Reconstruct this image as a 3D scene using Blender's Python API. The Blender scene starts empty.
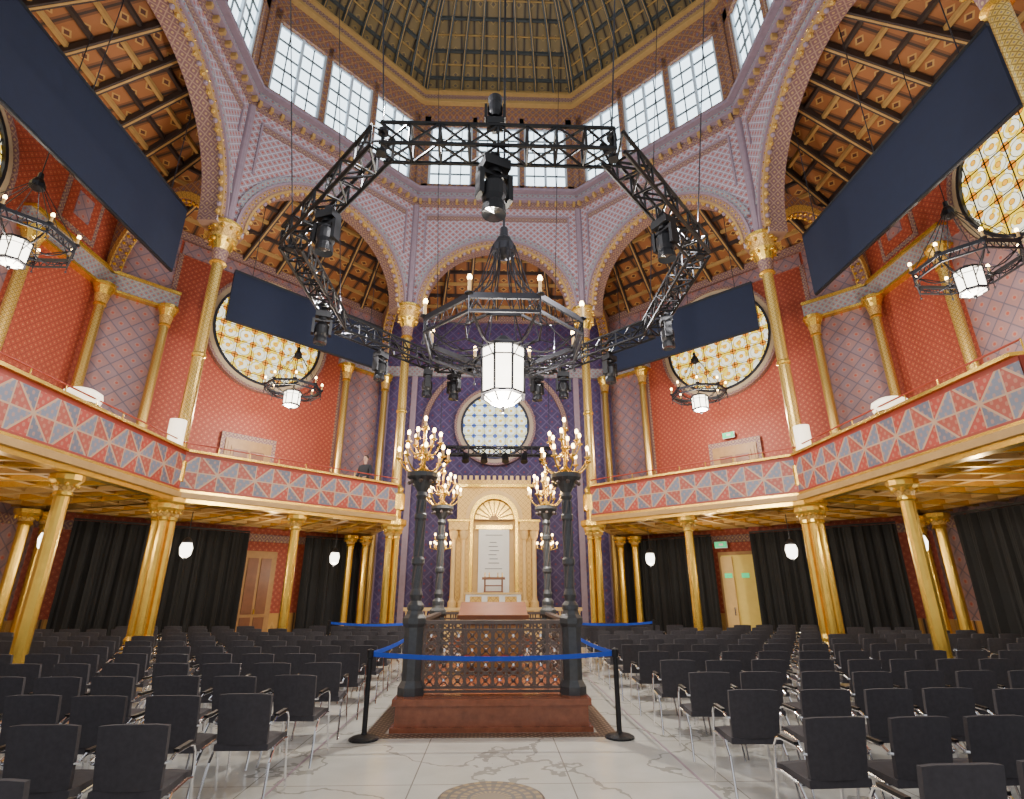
import bpy, math, random
from math import sin, cos, pi, sqrt, radians, tan
from mathutils import Vector
random.seed(3)
CY=10.3; TN=math.tan(pi/8); A_IN=7.97; A_OUT=12.5

# ------------------------------------------------------------------ materials
class NT:
    def __init__(s,name):
        m=bpy.data.materials.new(name); m.use_nodes=True
        s.m=m; s.nt=m.node_tree; s.n=s.nt.nodes; s.b=s.n['Principled BSDF']
    def lk(s,a,b): s.nt.links.new(a,b)
    def mt(s,op,a,b=None):
        nd=s.n.new('ShaderNodeMath'); nd.operation=op
        for i,x in enumerate((a,b)):
            if x is None: continue
            if isinstance(x,(int,float)): nd.inputs[i].default_value=x
            else: s.lk(x,nd.inputs[i])
        return nd.outputs[0]
    def mix(s,f,a,b):
        nd=s.n.new('ShaderNodeMix'); nd.data_type='RGBA'
        for i,x in ((0,f),(6,a),(7,b)):
            if isinstance(x,(int,float)): nd.inputs[i].default_value=x
            elif isinstance(x,tuple): nd.inputs[i].default_value=(x[0],x[1],x[2],1)
            else: s.lk(x,nd.inputs[i])
        return nd.outputs[2]
    def uv(s):
        t=s.n.new('ShaderNodeTexCoord'); x=s.n.new('ShaderNodeSeparateXYZ'); s.lk(t.outputs['UV'],x.inputs[0])
        return x.outputs[0],x.outputs[1]
    def obj(s):
        t=s.n.new('ShaderNodeTexCoord'); return t.outputs['Object']
    def noise(s,scale,detail=3):
        nd=s.n.new('ShaderNodeTexNoise'); nd.inputs['Scale'].default_value=scale; nd.inputs['Detail'].default_value=detail
        s.lk(s.obj(),nd.inputs['Vector']); return nd.outputs[0]
    def fin(s,col,rough=.6,metal=0.0,em=None,es=0):
        if isinstance(col,tuple): s.b.inputs['Base Color'].default_value=(*col,1)
        else: s.lk(col,s.b.inputs['Base Color'])
        s.b.inputs['Roughness'].default_value=rough; s.b.inputs['Metallic'].default_value=metal
        if em is not None:
            if isinstance(em,tuple): s.b.inputs['Emission Color'].default_value=(*em,1)
            else: s.lk(em,s.b.inputs['Emission Color'])
            s.b.inputs['Emission Strength'].default_value=es
        return s.m

def plain(name,col,rough=.6,metal=0.0,em=None,es=0,var=.25,nscale=6):
    t=NT(name)
    if em is None and var>0:
        n=t.noise(nscale); c=t.mix(n,tuple(x*(1-var) for x in col),tuple(min(1,x*(1+var)) for x in col))
        return t.fin(c,rough,metal)
    return t.fin(col,rough,metal,em,es)

def lattice(name,base,line,dot,cell,lw=.07,dr=.16,base2=None,ring=None,rough=.6,metal=0.0,emis=0,sx=1.0):
    t=NT(name); x,y=t.uv()
    p=t.mt('DIVIDE',t.mt('ADD',x,y),cell); q=t.mt('DIVIDE',t.mt('SUBTRACT',x,y),cell)
    fp=t.mt('FRACT',p); fq=t.mt('FRACT',q)
    col=base
    if base2:
        par=t.mt('FRACT',t.mt('MULTIPLY',t.mt('ADD',t.mt('FLOOR',p),t.mt('FLOOR',q)),.5))
        col=t.mix(t.mt('GREATER_THAN',par,.25),base,base2)
    dp=t.mt('ABSOLUTE',t.mt('SUBTRACT',fp,.5)); dq=t.mt('ABSOLUTE',t.mt('SUBTRACT',fq,.5))
    d=t.mt('SQRT',t.mt('ADD',t.mt('MULTIPLY',dp,dp),t.mt('MULTIPLY',dq,dq)))
    if ring: col=t.mix(t.mt('LESS_THAN',d,dr*1.9),col,ring)
    if dot: col=t.mix(t.mt('LESS_THAN',d,dr),col,dot)
    e=t.mt('MAXIMUM',dp,dq)
    col=t.mix(t.mt('GREATER_THAN',e,.5-lw),col,line)
    if not emis:
        n=t.noise(2.5); col=t.mix(t.mt('MULTIPLY',n,.35),col,tuple(c*.55 for c in base))
        return t.fin(col,rough,metal)
    return t.fin(col,.3,0,col,emis)

def stained(name,white,c1,c2,c3,lead,cell,es):
    """quatrefoil glass: circles in a square net"""
    t=NT(name); x,y=t.uv()
    def grid(ox):
        fx=t.mt('SUBTRACT',t.mt('FRACT',t.mt('ADD',t.mt('DIVIDE',x,cell),ox)),.5); fy=t.mt('SUBTRACT',t.mt('FRACT',t.mt('ADD',t.mt('DIVIDE',y,cell),ox)),.5)
        return t.mt('SQRT',t.mt('ADD',t.mt('MULTIPLY',fx,fx),t.mt('MULTIPLY',fy,fy)))
    a=grid(0.0); b=grid(.5)
    n=t.noise(4.5,1)
    col=t.mix(t.mt('GREATER_THAN',n,.46),white,c1)
    col=t.mix(t.mt('LESS_THAN',a,.38),col,t.mix(t.mt('GREATER_THAN',n,.58),white,c1))
    col=t.mix(t.mt('LESS_THAN',b,.20),col,c2)
    col=t.mix(t.mt('LESS_THAN',a,.13),col,c3)
    l=t.mt('MAXIMUM',t.mt('LESS_THAN',t.mt('ABSOLUTE',t.mt('SUBTRACT',a,.38)),.016),t.mt('LESS_THAN',t.mt('ABSOLUTE',t.mt('SUBTRACT',b,.20)),.014))
    l=t.mt('MAXIMUM',l,t.mt('LESS_THAN',t.mt('ABSOLUTE',t.mt('SUBTRACT',a,.13)),.013))
    col=t.mix(l,col,lead)
    return t.fin((.02,.02,.02),.5,0,col,es)  # backlight is put into the emission; solid wall lies behind the glass

def parapetmat(name,c1,c2,lc,w):
    t=NT(name); x,y=t.uv()
    fu=t.mt('FRACT',t.mt('DIVIDE',x,w)); g1=t.mt('GREATER_THAN',y,fu); g2=t.mt('GREATER_THAN',y,t.mt('SUBTRACT',1,fu))
    side=t.mt('ABSOLUTE',t.mt('SUBTRACT',g1,g2))
    half=t.mt('GREATER_THAN',fu,.5)
    low=t.mt('GREATER_THAN',y,.5)
    pin=t.mt('ABSOLUTE',t.mt('SUBTRACT',half,low))
    c2b=t.mix(pin,c2,(.36,.07,.045)); c1b=t.mix(pin,c1,(.13,.14,.19))
    col=t.mix(side,c1b,c2b)
    s8=t.mt('SINE',t.mt('MULTIPLY',x,6.2832*6/w)); s9=t.mt('SINE',t.mt('MULTIPLY',y,6.2832*5))
    col=t.mix(t.mt('MULTIPLY',t.mt('GREATER_THAN',t.mt('MULTIPLY',s8,s9),.4),.5),col,(.46,.22,.14))
    d1=t.mt('ABSOLUTE',t.mt('SUBTRACT',y,fu)); d2=t.mt('ABSOLUTE',t.mt('SUBTRACT',y,t.mt('SUBTRACT',1,fu)))
    ln=t.mt('LESS_THAN',t.mt('MINIMUM',d1,d2),.028)
    ed=t.mt('GREATER_THAN',t.mt('ABSOLUTE',t.mt('SUBTRACT',fu,.5)),.485)
    md=t.mt('LESS_THAN',t.mt('ABSOLUTE',t.mt('SUBTRACT',fu,.5)),.013)
    mh=t.mt('LESS_THAN',t.mt('ABSOLUTE',t.mt('SUBTRACT',y,.5)),.016)
    eb=t.mt('GREATER_THAN',t.mt('ABSOLUTE',t.mt('SUBTRACT',y,.5)),.43)
    col=t.mix(t.mt('MAXIMUM',mh,t.mt('MAXIMUM',t.mt('MAXIMUM',ln,ed),md)),col,lc); col=t.mix(eb,col,(.30,.035,.02))
    return t.fin(col,.5)

def boards(name,c1,c2,c3,w,h,c4=(.14,.035,.015)):
    t=NT(name); x,y=t.uv()
    fx=t.mt('FRACT',t.mt('DIVIDE',x,w)); fy=t.mt('FRACT',t.mt('DIVIDE',y,h))
    ax=t.mt('ABSOLUTE',t.mt('SUBTRACT',fx,.5)); ay=t.mt('ABSOLUTE',t.mt('SUBTRACT',fy,.5))
    col=t.mix(t.mt('GREATER_THAN',ax,.36),c1,c2)
    r=t.mt('ADD',ax,ay)
    col=t.mix(t.mt('LESS_THAN',r,.26),col,c3)
    col=t.mix(t.mt('LESS_THAN',r,.15),col,c4)
    col=t.mix(t.mt('GREATER_THAN',ax,.45),col,(.04,.02,.012))
    return t.fin(col,.6)

def floormat():
    t=NT('floor_terrazzo'); x,y=t.uv()
    fx=t.mt('FRACT',t.mt('DIVIDE',t.mt('ADD',x,.75),1.5)); fy=t.mt('FRACT',t.mt('DIVIDE',y,1.5))
    l=t.mt('MAXIMUM',t.mt('LESS_THAN',fx,.008),t.mt('LESS_THAN',fy,.008))
    n=t.noise(1.6,7); n2=t.noise(45,2); n3=t.noise(.5,6)
    col=t.mix(n,(.42,.41,.37),(.76,.75,.71)); col=t.mix(t.mt('MULTIPLY',n2,.3),col,(.42,.40,.36))
    col=t.mix(t.mt('LESS_THAN',t.mt('ABSOLUTE',t.mt('SUBTRACT',n3,.5)),.006),col,(.34,.33,.30))
    col=t.mix(l,col,(.26,.24,.21))
    return t.fin(col,.16)

def medalmat():
    t=NT('floor_medallion_mosaic'); x,y=t.uv()
    r=t.mt('SQRT',t.mt('ADD',t.mt('MULTIPLY',x,x),t.mt('MULTIPLY',y,y)))
    a=t.mt('ARCTAN2',y,x)
    col=t.mix(t.mt('GREATER_THAN',t.mt('SINE',t.mt('MULTIPLY',a,24)),0),(.07,.035,.008),(.20,.12,.02))
    col=t.mix(t.mt('LESS_THAN',t.mt('FRACT',t.mt('MULTIPLY',r,11)),.35),col,(.03,.018,.01))
    col=t.mix(t.mt('LESS_THAN',r,.13),col,(.12,.07,.02))
    return t.fin(col,.5)

GOLD=plain('gold_paint',(.86,.54,.09),.27,.8,var=.2)
GOLDP=lattice('gilded_column_pattern',(.84,.56,.13),(.34,.19,.05),(.30,.22,.20),.13,lw=.1,dr=.18,rough=.3,metal=.7)
CREAMG=lattice('cream_gold_ornament',(.74,.46,.12),(.38,.19,.035),(.50,.27,.05),.20,lw=.08,dr=.15,rough=.4,metal=.3)
CREAM=plain('cream_stone',(.68,.45,.17),.55,var=.12)
STONE=plain('rose_frame_stone',(.46,.35,.22),.6,var=.12)
LAV=lattice('arcade_wall_scale_pattern',(.32,.25,.30),(.56,.52,.58),(.40,.08,.06),.27,lw=.075,dr=.17,ring=(.46,.24,.23),base2=(.35,.23,.26))
MAUVE=plain('mauve_moulding',(.28,.20,.24),.6,var=.2)
MAUVED=lattice('mauve_frieze_pattern',(.20,.10,.11),(.38,.25,.17),(.48,.32,.14),.26,lw=.08,dr=.18)
BLUEG=lattice('blue_grey_band',(.24,.25,.30),(.44,.38,.30),(.42,.11,.07),.22,lw=.07,dr=.2)
LATW=lattice('lattice_wall_paint',(.31,.17,.165),(.12,.10,.14),(.42,.08,.05),.56,lw=.045,dr=.1,base2=(.26,.17,.19),ring=(.38,.21,.18))
RED=lattice('red_diaper_wall',(.44,.080,.035),(.25,.04,.022),(.54,.19,.08),.22,lw=.10,dr=.16,base2=(.38,.06,.028),ring=(.32,.05,.03))
PURP=lattice('purple_lattice_wall',(.055,.032,.11),(.12,.085,.18),(.18,.035,.06),.5,lw=.06,dr=.12)
DADO=boards('oak_dado_panels',(.48,.26,.06),(.30,.15,.04),(.52,.30,.08),.5,1.0,(.40,.22,.06))
PARA=parapetmat('parapet_tile_pattern',(.40,.05,.032),(.17,.19,.25),(.46,.30,.19),.95)
REDT=plain('red_trim',(.34,.04,.022),.5)
ARCHB=lattice('archivolt_brown_mauve',(.30,.13,.11),(.48,.33,.18),(.22,.20,.27),.14,lw=.1,dr=.2)
TIMB=boards('painted_timber_ceiling',(.29,.105,.03),(.15,.055,.018),(.44,.24,.065),.62,.42,(.09,.025,.012))
BEAM=plain('dark_timber_beam',(.04,.026,.022),.6,var=.3)
BEAML=plain('ochre_timber_beam',(.44,.26,.085),.5,var=.2)
SOFF=boards('gallery_soffit_boards',(.58,.36,.11),(.44,.25,.07),(.60,.40,.16),.5,.5,(.40,.2,.06))
DOME=boards('dome_painted_panels',(.21,.135,.05),(.13,.09,.04),(.30,.19,.06),.55,.5,(.12,.08,.05))
DOMER=plain('dome_rib_green_grey',(.065,.07,.068),.5,var=.3)
BROWNW=lattice('drum_wall_ornament',(.25,.10,.06),(.42,.24,.10),(.16,.14,.20),.30,lw=.07,dr=.2)
WHITE=plain('white_window_frame',(.60,.68,.75),.5,var=.05)
GLASS=plain('daylit_window_glass',(.3,.35,.4),.3,em=(.74,.90,1.0),es=3.8)  # panes emit on their own, standing in for daylight outside
STAIN=stained('stained_glass_amber',(1.0,.97,.72),(1.0,.66,.03),(.80,.26,.006),(.95,.42,.01),(.05,.03,.015),.56,1.9)
STAINB=stained('stained_glass_pale_blue',(.92,1.0,.92),(.95,.88,.45),(.06,.16,.60),(.85,.50,.06),(.03,.035,.05),.46,1.9)
IRON=plain('wrought_iron_dark',(.035,.035,.042),.45,.6,var=.3)
IRONB=plain('bronze_iron_lattice',(.15,.115,.10),.4,.65,var=.3)
PEW=plain('pewter_pillar_paint',(.085,.088,.092),.4,.5,var=.3,nscale=14)
BLACK=plain('black_powdercoat',(.008,.008,.010),.45,.2,var=.1)
NAVY=plain('navy_acoustic_fabric',(.004,.008,.026),.9,var=.2)
CURT=plain('black_velvet',(.007,.007,.008),.85,var=.4,nscale=2)
LAMP=plain('lantern_opal_glass',(1,.97,.9),.3,em=(1,.92,.76),es=7)
BULB=plain('candle_bulb_glass',(1,.85,.6),.3,em=(1,.66,.26),es=28)
SHADE=plain('cream_lamp_shade',(1,.9,.75),.4,em=(1,.84,.60),es=2.0)
MARB=plain('red_brown_marble',(.31,.095,.045),.2,var=.55,nscale=9)
WOOD=plain('walnut_wood',(.18,.065,.025),.4,var=.3)
OAK=plain('oak_door_wood',(.34,.18,.06),.5,var=.25)
CHROME=plain('chrome_tube',(.78,.78,.80),.15,1.0,var=0)
FAB=plain('charcoal_fabric',(.050,.045,.052),.85,var=.3,nscale=30)
BELT=plain('blue_webbing_belt',(.006,.06,.50),.6,var=.05)
GREEN=plain('exit_sign_green',(.02,.5,.2),.4,em=(.03,.7,.25),es=.8)
YEL=plain('vestibule_glow_paint',(.72,.55,.13),.6,var=.1)  # flat door panel; the lit look beyond is put into its colour
SIGNW=plain('white_cloth',(.80,.79,.76),.7,var=.05)
SKIN=plain('skin',(.55,.33,.24),.6,var=.1)
CLOTH=plain('dark_jacket_cloth',(.02,.022,.03),.85,var=.2)
HAIR=plain('brown_hair',(.05,.03,.02),.7,var=.2)
FLOORM=floormat(); MEDAL=medalmat()
MOSA=lattice('mosaic_border',(.15,.08,.05),(.04,.022,.02),(.46,.38,.26),.10,lw=.12,dr=.2,rough=.4)

# ------------------------------------------------------------------ mesh builder
class Fr:
    def __init__(s,phi=None,C=(0,CY),T=None):
        s.C=C
        if T is None: s.N=(sin(phi),cos(phi)); s.T=(cos(phi),-sin(phi))
        else: s.T=T; s.N=(-T[1],T[0])
    def p(s,a,n,z): return (s.C[0]+a*s.T[0]+n*s.N[0], s.C[1]+a*s.T[1]+n*s.N[1], z)
W=Fr(0,(0,0))
class MB:
    def __init__(s): s.v=[];s.f=[];s.uv=[];s.m=[];s.sm=[];s.mats=[]
    def mi(s,m):
        if m not in s.mats: s.mats.append(m)
        return s.mats.index(m)
    def face(s,pts,mat,uvs=None,sm=False):
        b=len(s.v); s.v.extend(tuple(p) for p in pts); s.f.append(tuple(range(b,b+len(pts))))
        s.uv.extend(uvs if uvs else [(0,0)]*len(pts)); s.m.append(s.mi(mat)); s.sm.append(sm)
    def box(s,F,a0,a1,n0,n1,z0,z1,mat):
        P=F.p
        for n in (n0,n1): s.face([P(a0,n,z0),P(a1,n,z0),P(a1,n,z1),P(a0,n,z1)],mat,[(a0,z0),(a1,z0),(a1,z1),(a0,z1)])
        for a in (a0,a1): s.face([P(a,n0,z0),P(a,n1,z0),P(a,n1,z1),P(a,n0,z1)],mat,[(n0,z0),(n1,z0),(n1,z1),(n0,z1)])
        for z in (z0,z1): s.face([P(a0,n0,z),P(a1,n0,z),P(a1,n1,z),P(a0,n1,z)],mat,[(a0,n0),(a1,n0),(a1,n1),(a0,n1)])
    def seg(s,F,n0,n1,z0,z1,mat,z0b=None,z1b=None,f0=-1,f1=1):
        if z0b is None: z0b=z0
        if z1b is None: z1b=z1
        A=lambda n,f:n*TN*f; P=F.p
        for n,za,zb in ((n0,z0,z1),(n1,z0b,z1b)):
            s.face([P(A(n,f0),n,za),P(A(n,f1),n,za),P(A(n,f1),n,zb),P(A(n,f0),n,zb)],mat,[(A(n,f0),za),(A(n,f1),za),(A(n,f1),zb),(A(n,f0),zb)])
        for za,zb in ((z0,z0b),(z1,z1b)):
            s.face([P(A(n0,f0),n0,za),P(A(n0,f1),n0,za),P(A(n1,f1),n1,zb),P(A(n1,f0),n1,zb)],mat,[(A(n0,f0),n0),(A(n0,f1),n0),(A(n1,f1),n1),(A(n1,f0),n1)])
        for f in (f0,f1):
            s.face([P(A(n0,f),n0,z0),P(A(n1,f),n1,z0b),P(A(n1,f),n1,z1b),P(A(n0,f),n0,z1)],mat,[(n0,z0),(n1,z0b),(n1,z1b),(n0,z1)])
    def wall(s,F,a0,a1,n,z0,z1,mat):
        P=F.p; s.face([P(a0,n,z0),P(a1,n,z0),P(a1,n,z1),P(a0,n,z1)],mat,[(a0,z0),(a1,z0),(a1,z1),(a0,z1)])
    def cyl(s,p0,p1,r0,r1,mat,seg=8,caps=True,sm=True):
        p0=Vector(p0);p1=Vector(p1);d=(p1-p0)
        if d.length<1e-6: return
        L=d.length; d.normalize(); x=d.orthogonal().normalized(); y=d.cross(x)
        A=[x*cos(2*pi*i/seg)+y*sin(2*pi*i/seg) for i in range(seg)]
        for i in range(seg):
            j=(i+1)%seg; u0=2*pi*i/seg*max(r0,r1);u1=2*pi*(i+1)/seg*max(r0,r1)
            s.face([p0+A[i]*r0,p0+A[j]*r0,p1+A[j]*r1,p1+A[i]*r1],mat,[(u0,0),(u1,0),(u1,L),(u0,L)],sm)
        if caps:
            if r0>0: s.face([p0+a*r0 for a in A],mat)
            if r1>0: s.face([p1+a*r1 for a in A],mat)
    def tube(s,pts,r,mat,seg=6,closed=False):
        n=len(pts)
        for i in range(n if closed else n-1): s.cyl(pts[i],pts[(i+1)%n],r,r,mat,seg,True)
    def lathe(s,x,y,prof,mat,seg=16,rot=0,sm=True,x2=None):
        for k in range(len(prof)-1):
            r0,z0=prof[k][:2]; r1,z1=prof[k+1][:2]; m=prof[k][2] if len(prof[k])>2 else mat
            rm=max(r0,r1)
            for i in range(seg):
                a=rot+2*pi*i/seg;b=rot+2*pi*(i+1)/seg
                s.face([(x+r0*cos(a),y+r0*sin(a),z0),(x+r0*cos(b),y+r0*sin(b),z0),(x+r1*cos(b),y+r1*sin(b),z1),(x+r1*cos(a),y+r1*sin(a),z1)],m,
                       [(a*rm,z0),(b*rm,z0),(b*rm,z1),(a*rm,z1)],sm)
    def ball(s,c,r,mat,seg=8,rg=5,sz=1.0):
        s.lathe(c[0],c[1],[(max(1e-4,r*sin(pi*i/rg)),c[2]-r*sz*cos(pi*i/rg)) for i in range(rg+1)],mat,seg)
    def arch(s,F,a0,a1,n0,n1,zb,zs,zt,sc,R,mat,mint,seg=28):
        P=F.p
        for n in (n0,n1):
            if zb<zs:
                s.wall(F,a0,sc-R,n,zb,zs,mat); s.wall(F,sc+R,a1,n,zb,zs,mat)
            s.wall(F,a0,sc-R,n,zs,zt,mat); s.wall(F,sc+R,a1,n,zs,zt,mat)
            for i in range(seg):
                t0=pi-pi*i/seg;t1=pi-pi*(i+1)/seg
                x0,x1=sc+R*cos(t0),sc+R*cos(t1);y0,y1=zs+R*sin(t0),zs+R*sin(t1)
                s.face([P(x0,n,y0),P(x1,n,y1),P(x1,n,zt),P(x0,n,zt)],mat,[(x0,y0),(x1,y1),(x1,zt),(x0,zt)])
        for i in range(seg):
            t0=pi-pi*i/seg;t1=pi-pi*(i+1)/seg
            x0,x1=sc+R*cos(t0),sc+R*cos(t1);y0,y1=zs+R*sin(t0),zs+R*sin(t1)
            s.face([P(x0,n0,y0),P(x1,n0,y1),P(x1,n1,y1),P(x0,n1,y0)],mint,[(t0*R,n0),(t1*R,n0),(t1*R,n1),(t0*R,n1)])
        for a in (sc-R,sc+R):
            if zb<zs: s.face([P(a,n0,zb),P(a,n1,zb),P(a,n1,zs),P(a,n0,zs)],mint,[(n0,zb),(n1,zb),(n1,zs),(n0,zs)])
        for (x,y) in ((a0,sc-R),(sc+R,a1)):
            s.face([P(x,n0,zb),P(y,n0,zb),P(y,n1,zb),P(x,n1,zb)],mint)
    def arcring(s,F,n0,n1,sc,zc,R0,R1,mat,t0=0,t1=pi,seg=28):
        P=F.p
        for i in range(seg):
            a=t0+(t1-t0)*i/seg;b=t0+(t1-t0)*(i+1)/seg
            q=lambda r,t,n:P(sc+r*cos(t),n,zc+r*sin(t))
            s.face([q(R0,a,n0),q(R0,b,n0),q(R1,b,n0),q(R1,a,n0)],mat,[(a*R0,0),(b*R0,0),(b*R0,R1-R0),(a*R0,R1-R0)])
            s.face([q(R0,a,n0),q(R0,b,n0),q(R0,b,n1),q(R0,a,n1)],mat,[(a*R0,0),(b*R0,0),(b*R0,n1-n0),(a*R0,n1-n0)])
            s.face([q(R1,a,n0),q(R1,b,n0),q(R1,b,n1),q(R1,a,n1)],mat,[(a*R0,0),(b*R0,0),(b*R0,n1-n0),(a*R0,n1-n0)])
    def beam(s,p0,p1,w,h,mat):
        p0=Vector(p0);p1=Vector(p1);d=(p1-p0).normalized(); x=d.cross(Vector((0,0,1)))
        if x.length<1e-3: x=Vector((1,0,0))
        x.normalize(); y=x.cross(d).normalized()
        c=[x*w/2+y*h/2,x*-w/2+y*h/2,x*-w/2-y*h/2,x*w/2-y*h/2]
        for i in range(4):
            j=(i+1)%4; s.face([p0+c[i],p0+c[j],p1+c[j],p1+c[i]],mat)
        s.face([p0+k for k in c],mat); s.face([p1+k for k in c],mat)
    def build(s,name,data_only=False):
        me=bpy.data.meshes.new(name); me.from_pydata([tuple(p) for p in s.v],[],s.f)
        ul=me.uv_layers.new(name='UVMap'); flat=[c for u in s.uv for c in u]; ul.data.foreach_set('uv',flat)
        for m in s.mats: me.materials.append(m)
        me.polygons.foreach_set('material_index',s.m); me.polygons.foreach_set('use_smooth',s.sm); me.update()
        if data_only: return me
        o=bpy.data.objects.new(name,me); bpy.context.scene.collection.objects.link(o); return o

def link(name,me,loc=(0,0,0),rz=0,sc=1):
    o=bpy.data.objects.new(name,me); o.location=loc; o.rotation_euler=(0,0,rz); o.scale=(sc,sc,sc)
    bpy.context.scene.collection.objects.link(o); return o

FB=Fr(0); FDL=Fr(-pi/4); FDR=Fr(pi/4); FSL=Fr(-pi/2); FSR=Fr(pi/2)
VIS=[('back',FB),('back_left',FDL),('back_right',FDR),('left',FSL),('right',FSR)]

# ------------------------------------------------------------------ floor
m=MB(); m.box(W,-14,14,-3,24,-.2,0,FLOORM); m.build('floor')
m=MB()
for a,b,c,d in ((-1.60,1.60,7.72,7.94),(-1.60,1.60,12.2,12.4),(-1.60,-1.36,7.94,12.2),(1.36,1.60,7.94,12.2)):
    m.box(W,a,b,c,d,0,.004,MOSA)
for x in (-2.0,2.0): m.box(W,x-.012,x+.012,-2,19,0,.003,MAUVE)
m.build('trim_1')
m=MB(); k=48; MY=5.62; MR=.45
for i in range(k):
    a=2*pi*i/k;b=2*pi*(i+1)/k
    m.face([(0,MY,.006),(MR*cos(a),MY+MR*sin(a),.006),(MR*cos(b),MY+MR*sin(b),.006)],MEDAL,[(0,0),(MR*cos(a),MR*sin(a)),(MR*cos(b),MR*sin(b))])
    m.face([(MR*cos(a),MY+MR*sin(a),.006),(MR*cos(b),MY+MR*sin(b),.006),((MR+.02)*cos(b),MY+(MR+.02)*sin(b),0),((MR+.02)*cos(a),MY+(MR+.02)*sin(a),0)],IRONB)
m.build('floor_medallion')

# ------------------------------------------------------------------ outer walls
def column(m,x,y,z0,z1,r,mat=GOLDP,seg=14):
    H=.75 if z1-z0>5 else .4
    pr=[(r*1.9,z0,GOLD),(r*1.9,z0+.15,GOLD),(r*1.35,z0+.25,GOLD),(r*1.5,z0+.33,GOLD),(r*1.08,z0+.42,mat),(r,z1-H,GOLD),(r*1.35,z1-H+.03,GOLD),(r*1.15,z1-H+.1,CREAMG),(r*1.5,z1-H*.5,GOLD),(r*2.1,z1-.12,GOLD),(r*2.3,z1-.1,GOLD),(r*2.3,z1,GOLD),(.001,z1)]
    m.lathe(x,y,pr,mat,seg)
    for i in range(8):
        b=2*pi*i/8; m.ball((x+r*1.7*cos(b),y+r*1.7*sin(b),z1-.2),r*.32,GOLD,5,4)
def outer(name,F,kind):
    m=MB(); S=A_OUT*TN; n=A_OUT; ZT=14.6
    if kind=='back':
        m.wall(F,-S,S,n,0,ZT,PURP)
        for s in (-S+.35,-3.6,3.6,S-.35): m.box(F,s-.12,s+.12,n-.12,n,0,10.8,MAUVE)
        m.box(F,-S,S,n-.15,n,10.8,11.25,BLUEG)
        m.arcring(F,n-.15,n,0,8.3,3.0,3.2,MAUVED,0,pi,32)
    elif kind=='diag':
        m.wall(F,-S,S,n,0,3.9,RED)
        for a,b in ((-S,-3.38),(3.38,S)):
            m.wall(F,a,b,n,3.9,ZT,LATW)
        m.wall(F,-3.38,3.38,n,3.9,ZT,RED)
        for a,b in ((-S,-3.1),(3.1,S)):
            m.box(F,a,b,n-.22,n,10.75,11.3,BLUEG); m.box(F,a,b,n-.3,n,11.3,11.4,GOLD); m.box(F,a,b,n-.26,n,10.68,10.76,GOLD)
        m.box(F,-S,S,n-.1,n,4.2,4.9,MAUVED)
        m.box(F,-3.3,3.3,n-.06,n,13.0,13.5,LATW)
        for s in (-1,1): m.box(F,s*3.3-.07,s*3.3+.07,n-.05,n,4.9,13.0,MAUVED)
    else:
        m.wall(F,-S,S,n,1.0,3.9,LATW); m.wall(F,-S,S,n-.03,0,1.0,DADO)
        m.wall(F,-2.1,2.1,n,3.9,10.9,LATW); m.wall(F,-2.1,2.1,n,10.9,ZT,RED)
        for a,b in ((-S,-2.1),(2.1,S)): m.wall(F,a,b,n,3.9,ZT,RED)
        for a,b in ((-S,-1.9),(1.9,S)):
            m.box(F,a,b,n-.22,n,10.75,11.3,BLUEG); m.box(F,a,b,n-.3,n,11.3,11.4,GOLD); m.box(F,a,b,n-.26,n,10.68,10.76,GOLD)
        for a in (-3.6,3.6):
            m.box(F,a-.75,a+.75,n-.03,n,11.7,13.5,MAUVED); m.box(F,a-.6,a+.6,n-.05,n,11.85,13.35,RED); m.box(F,a-.3,a+.3,n-.07,n,12.2,13.0,LATW)
        m.box(F,-S,S,n-.1,n,4.2,4.9,MAUVED)
    if kind!='back':
        m.box(F,-S,S,n-.06,n,3.35,3.6,MAUVED)
        if kind=='diag': m.box(F,-S,S,n-.05,n,0,1.0,DADO)
    m.box(F,-S,S,n-.12,n,13.55,13.85,MAUVED)
    m.build(name)
outer('wall_back',FB,'back'); outer('wall_back_left',FDL,'diag'); outer('wall_back_right',FDR,'diag')
outer('wall_left',FSL,'side'); outer('wall_right',FSR,'side')

for F,ss in ((FDL,(-3.38,3.38)),(FDR,(-3.38,3.38)),(FSL,(2.1,4.85,-2.1)),(FSR,(-2.1,-4.85,2.1)),(FB,(-4.85,4.85))):
    for s in ss:
        p=F.p(s,A_OUT-.32,0); mm=MB(); column(mm,p[0],p[1],(4.2 if F is not FB else 0.0),10.72,.135); mm.build('gilded_wall_column')
for sx in (-1,1):
    for dd in (-.35,.35):
        mm=MB(); x=sx*12.0; y=14.9+dd
        column(mm,x,y,0,3.7,.13,GOLD); mm.build('gilded_ground_pilaster')
    for x,y in ((sx*4.9,21.6),(sx*5.4,21.3)):
        mm=MB(); column(mm,x,y,0,3.7,.12,GOLD); mm.build('gilded_ground_pilaster')

# ------------------------------------------------------------------ aisle ceilings
m=MB()
for nm,F in VIS:
    n0,n1,z0,z1=8.1,12.5,16.0,13.9
    m.seg(F,n0,n1,z0,z0+.1,TIMB,z1,z1+.1)
    for k in range(1,8):
        n=n0+(n1-n0)*k/8; z=z0+(z1-z0)*k/8-.07
        m.beam(F.p(-n*TN,n,z),F.p(n*TN,n,z),.10,.12,BEAML if k%2 else BEAM)
    for k in range(9):
        f=-1+2*k/8
        m.beam(F.p(f*n0*TN,n0,z0-.16),F.p(f*n1*TN,n1,z1-.16),.15,.22,BEAM)
        m.beam(F.p(f*n0*TN,n0,z0-.28),F.p(f*n1*TN,n1,z1-.28),.05,.03,BEAML)
m.build('ceiling')

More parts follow.
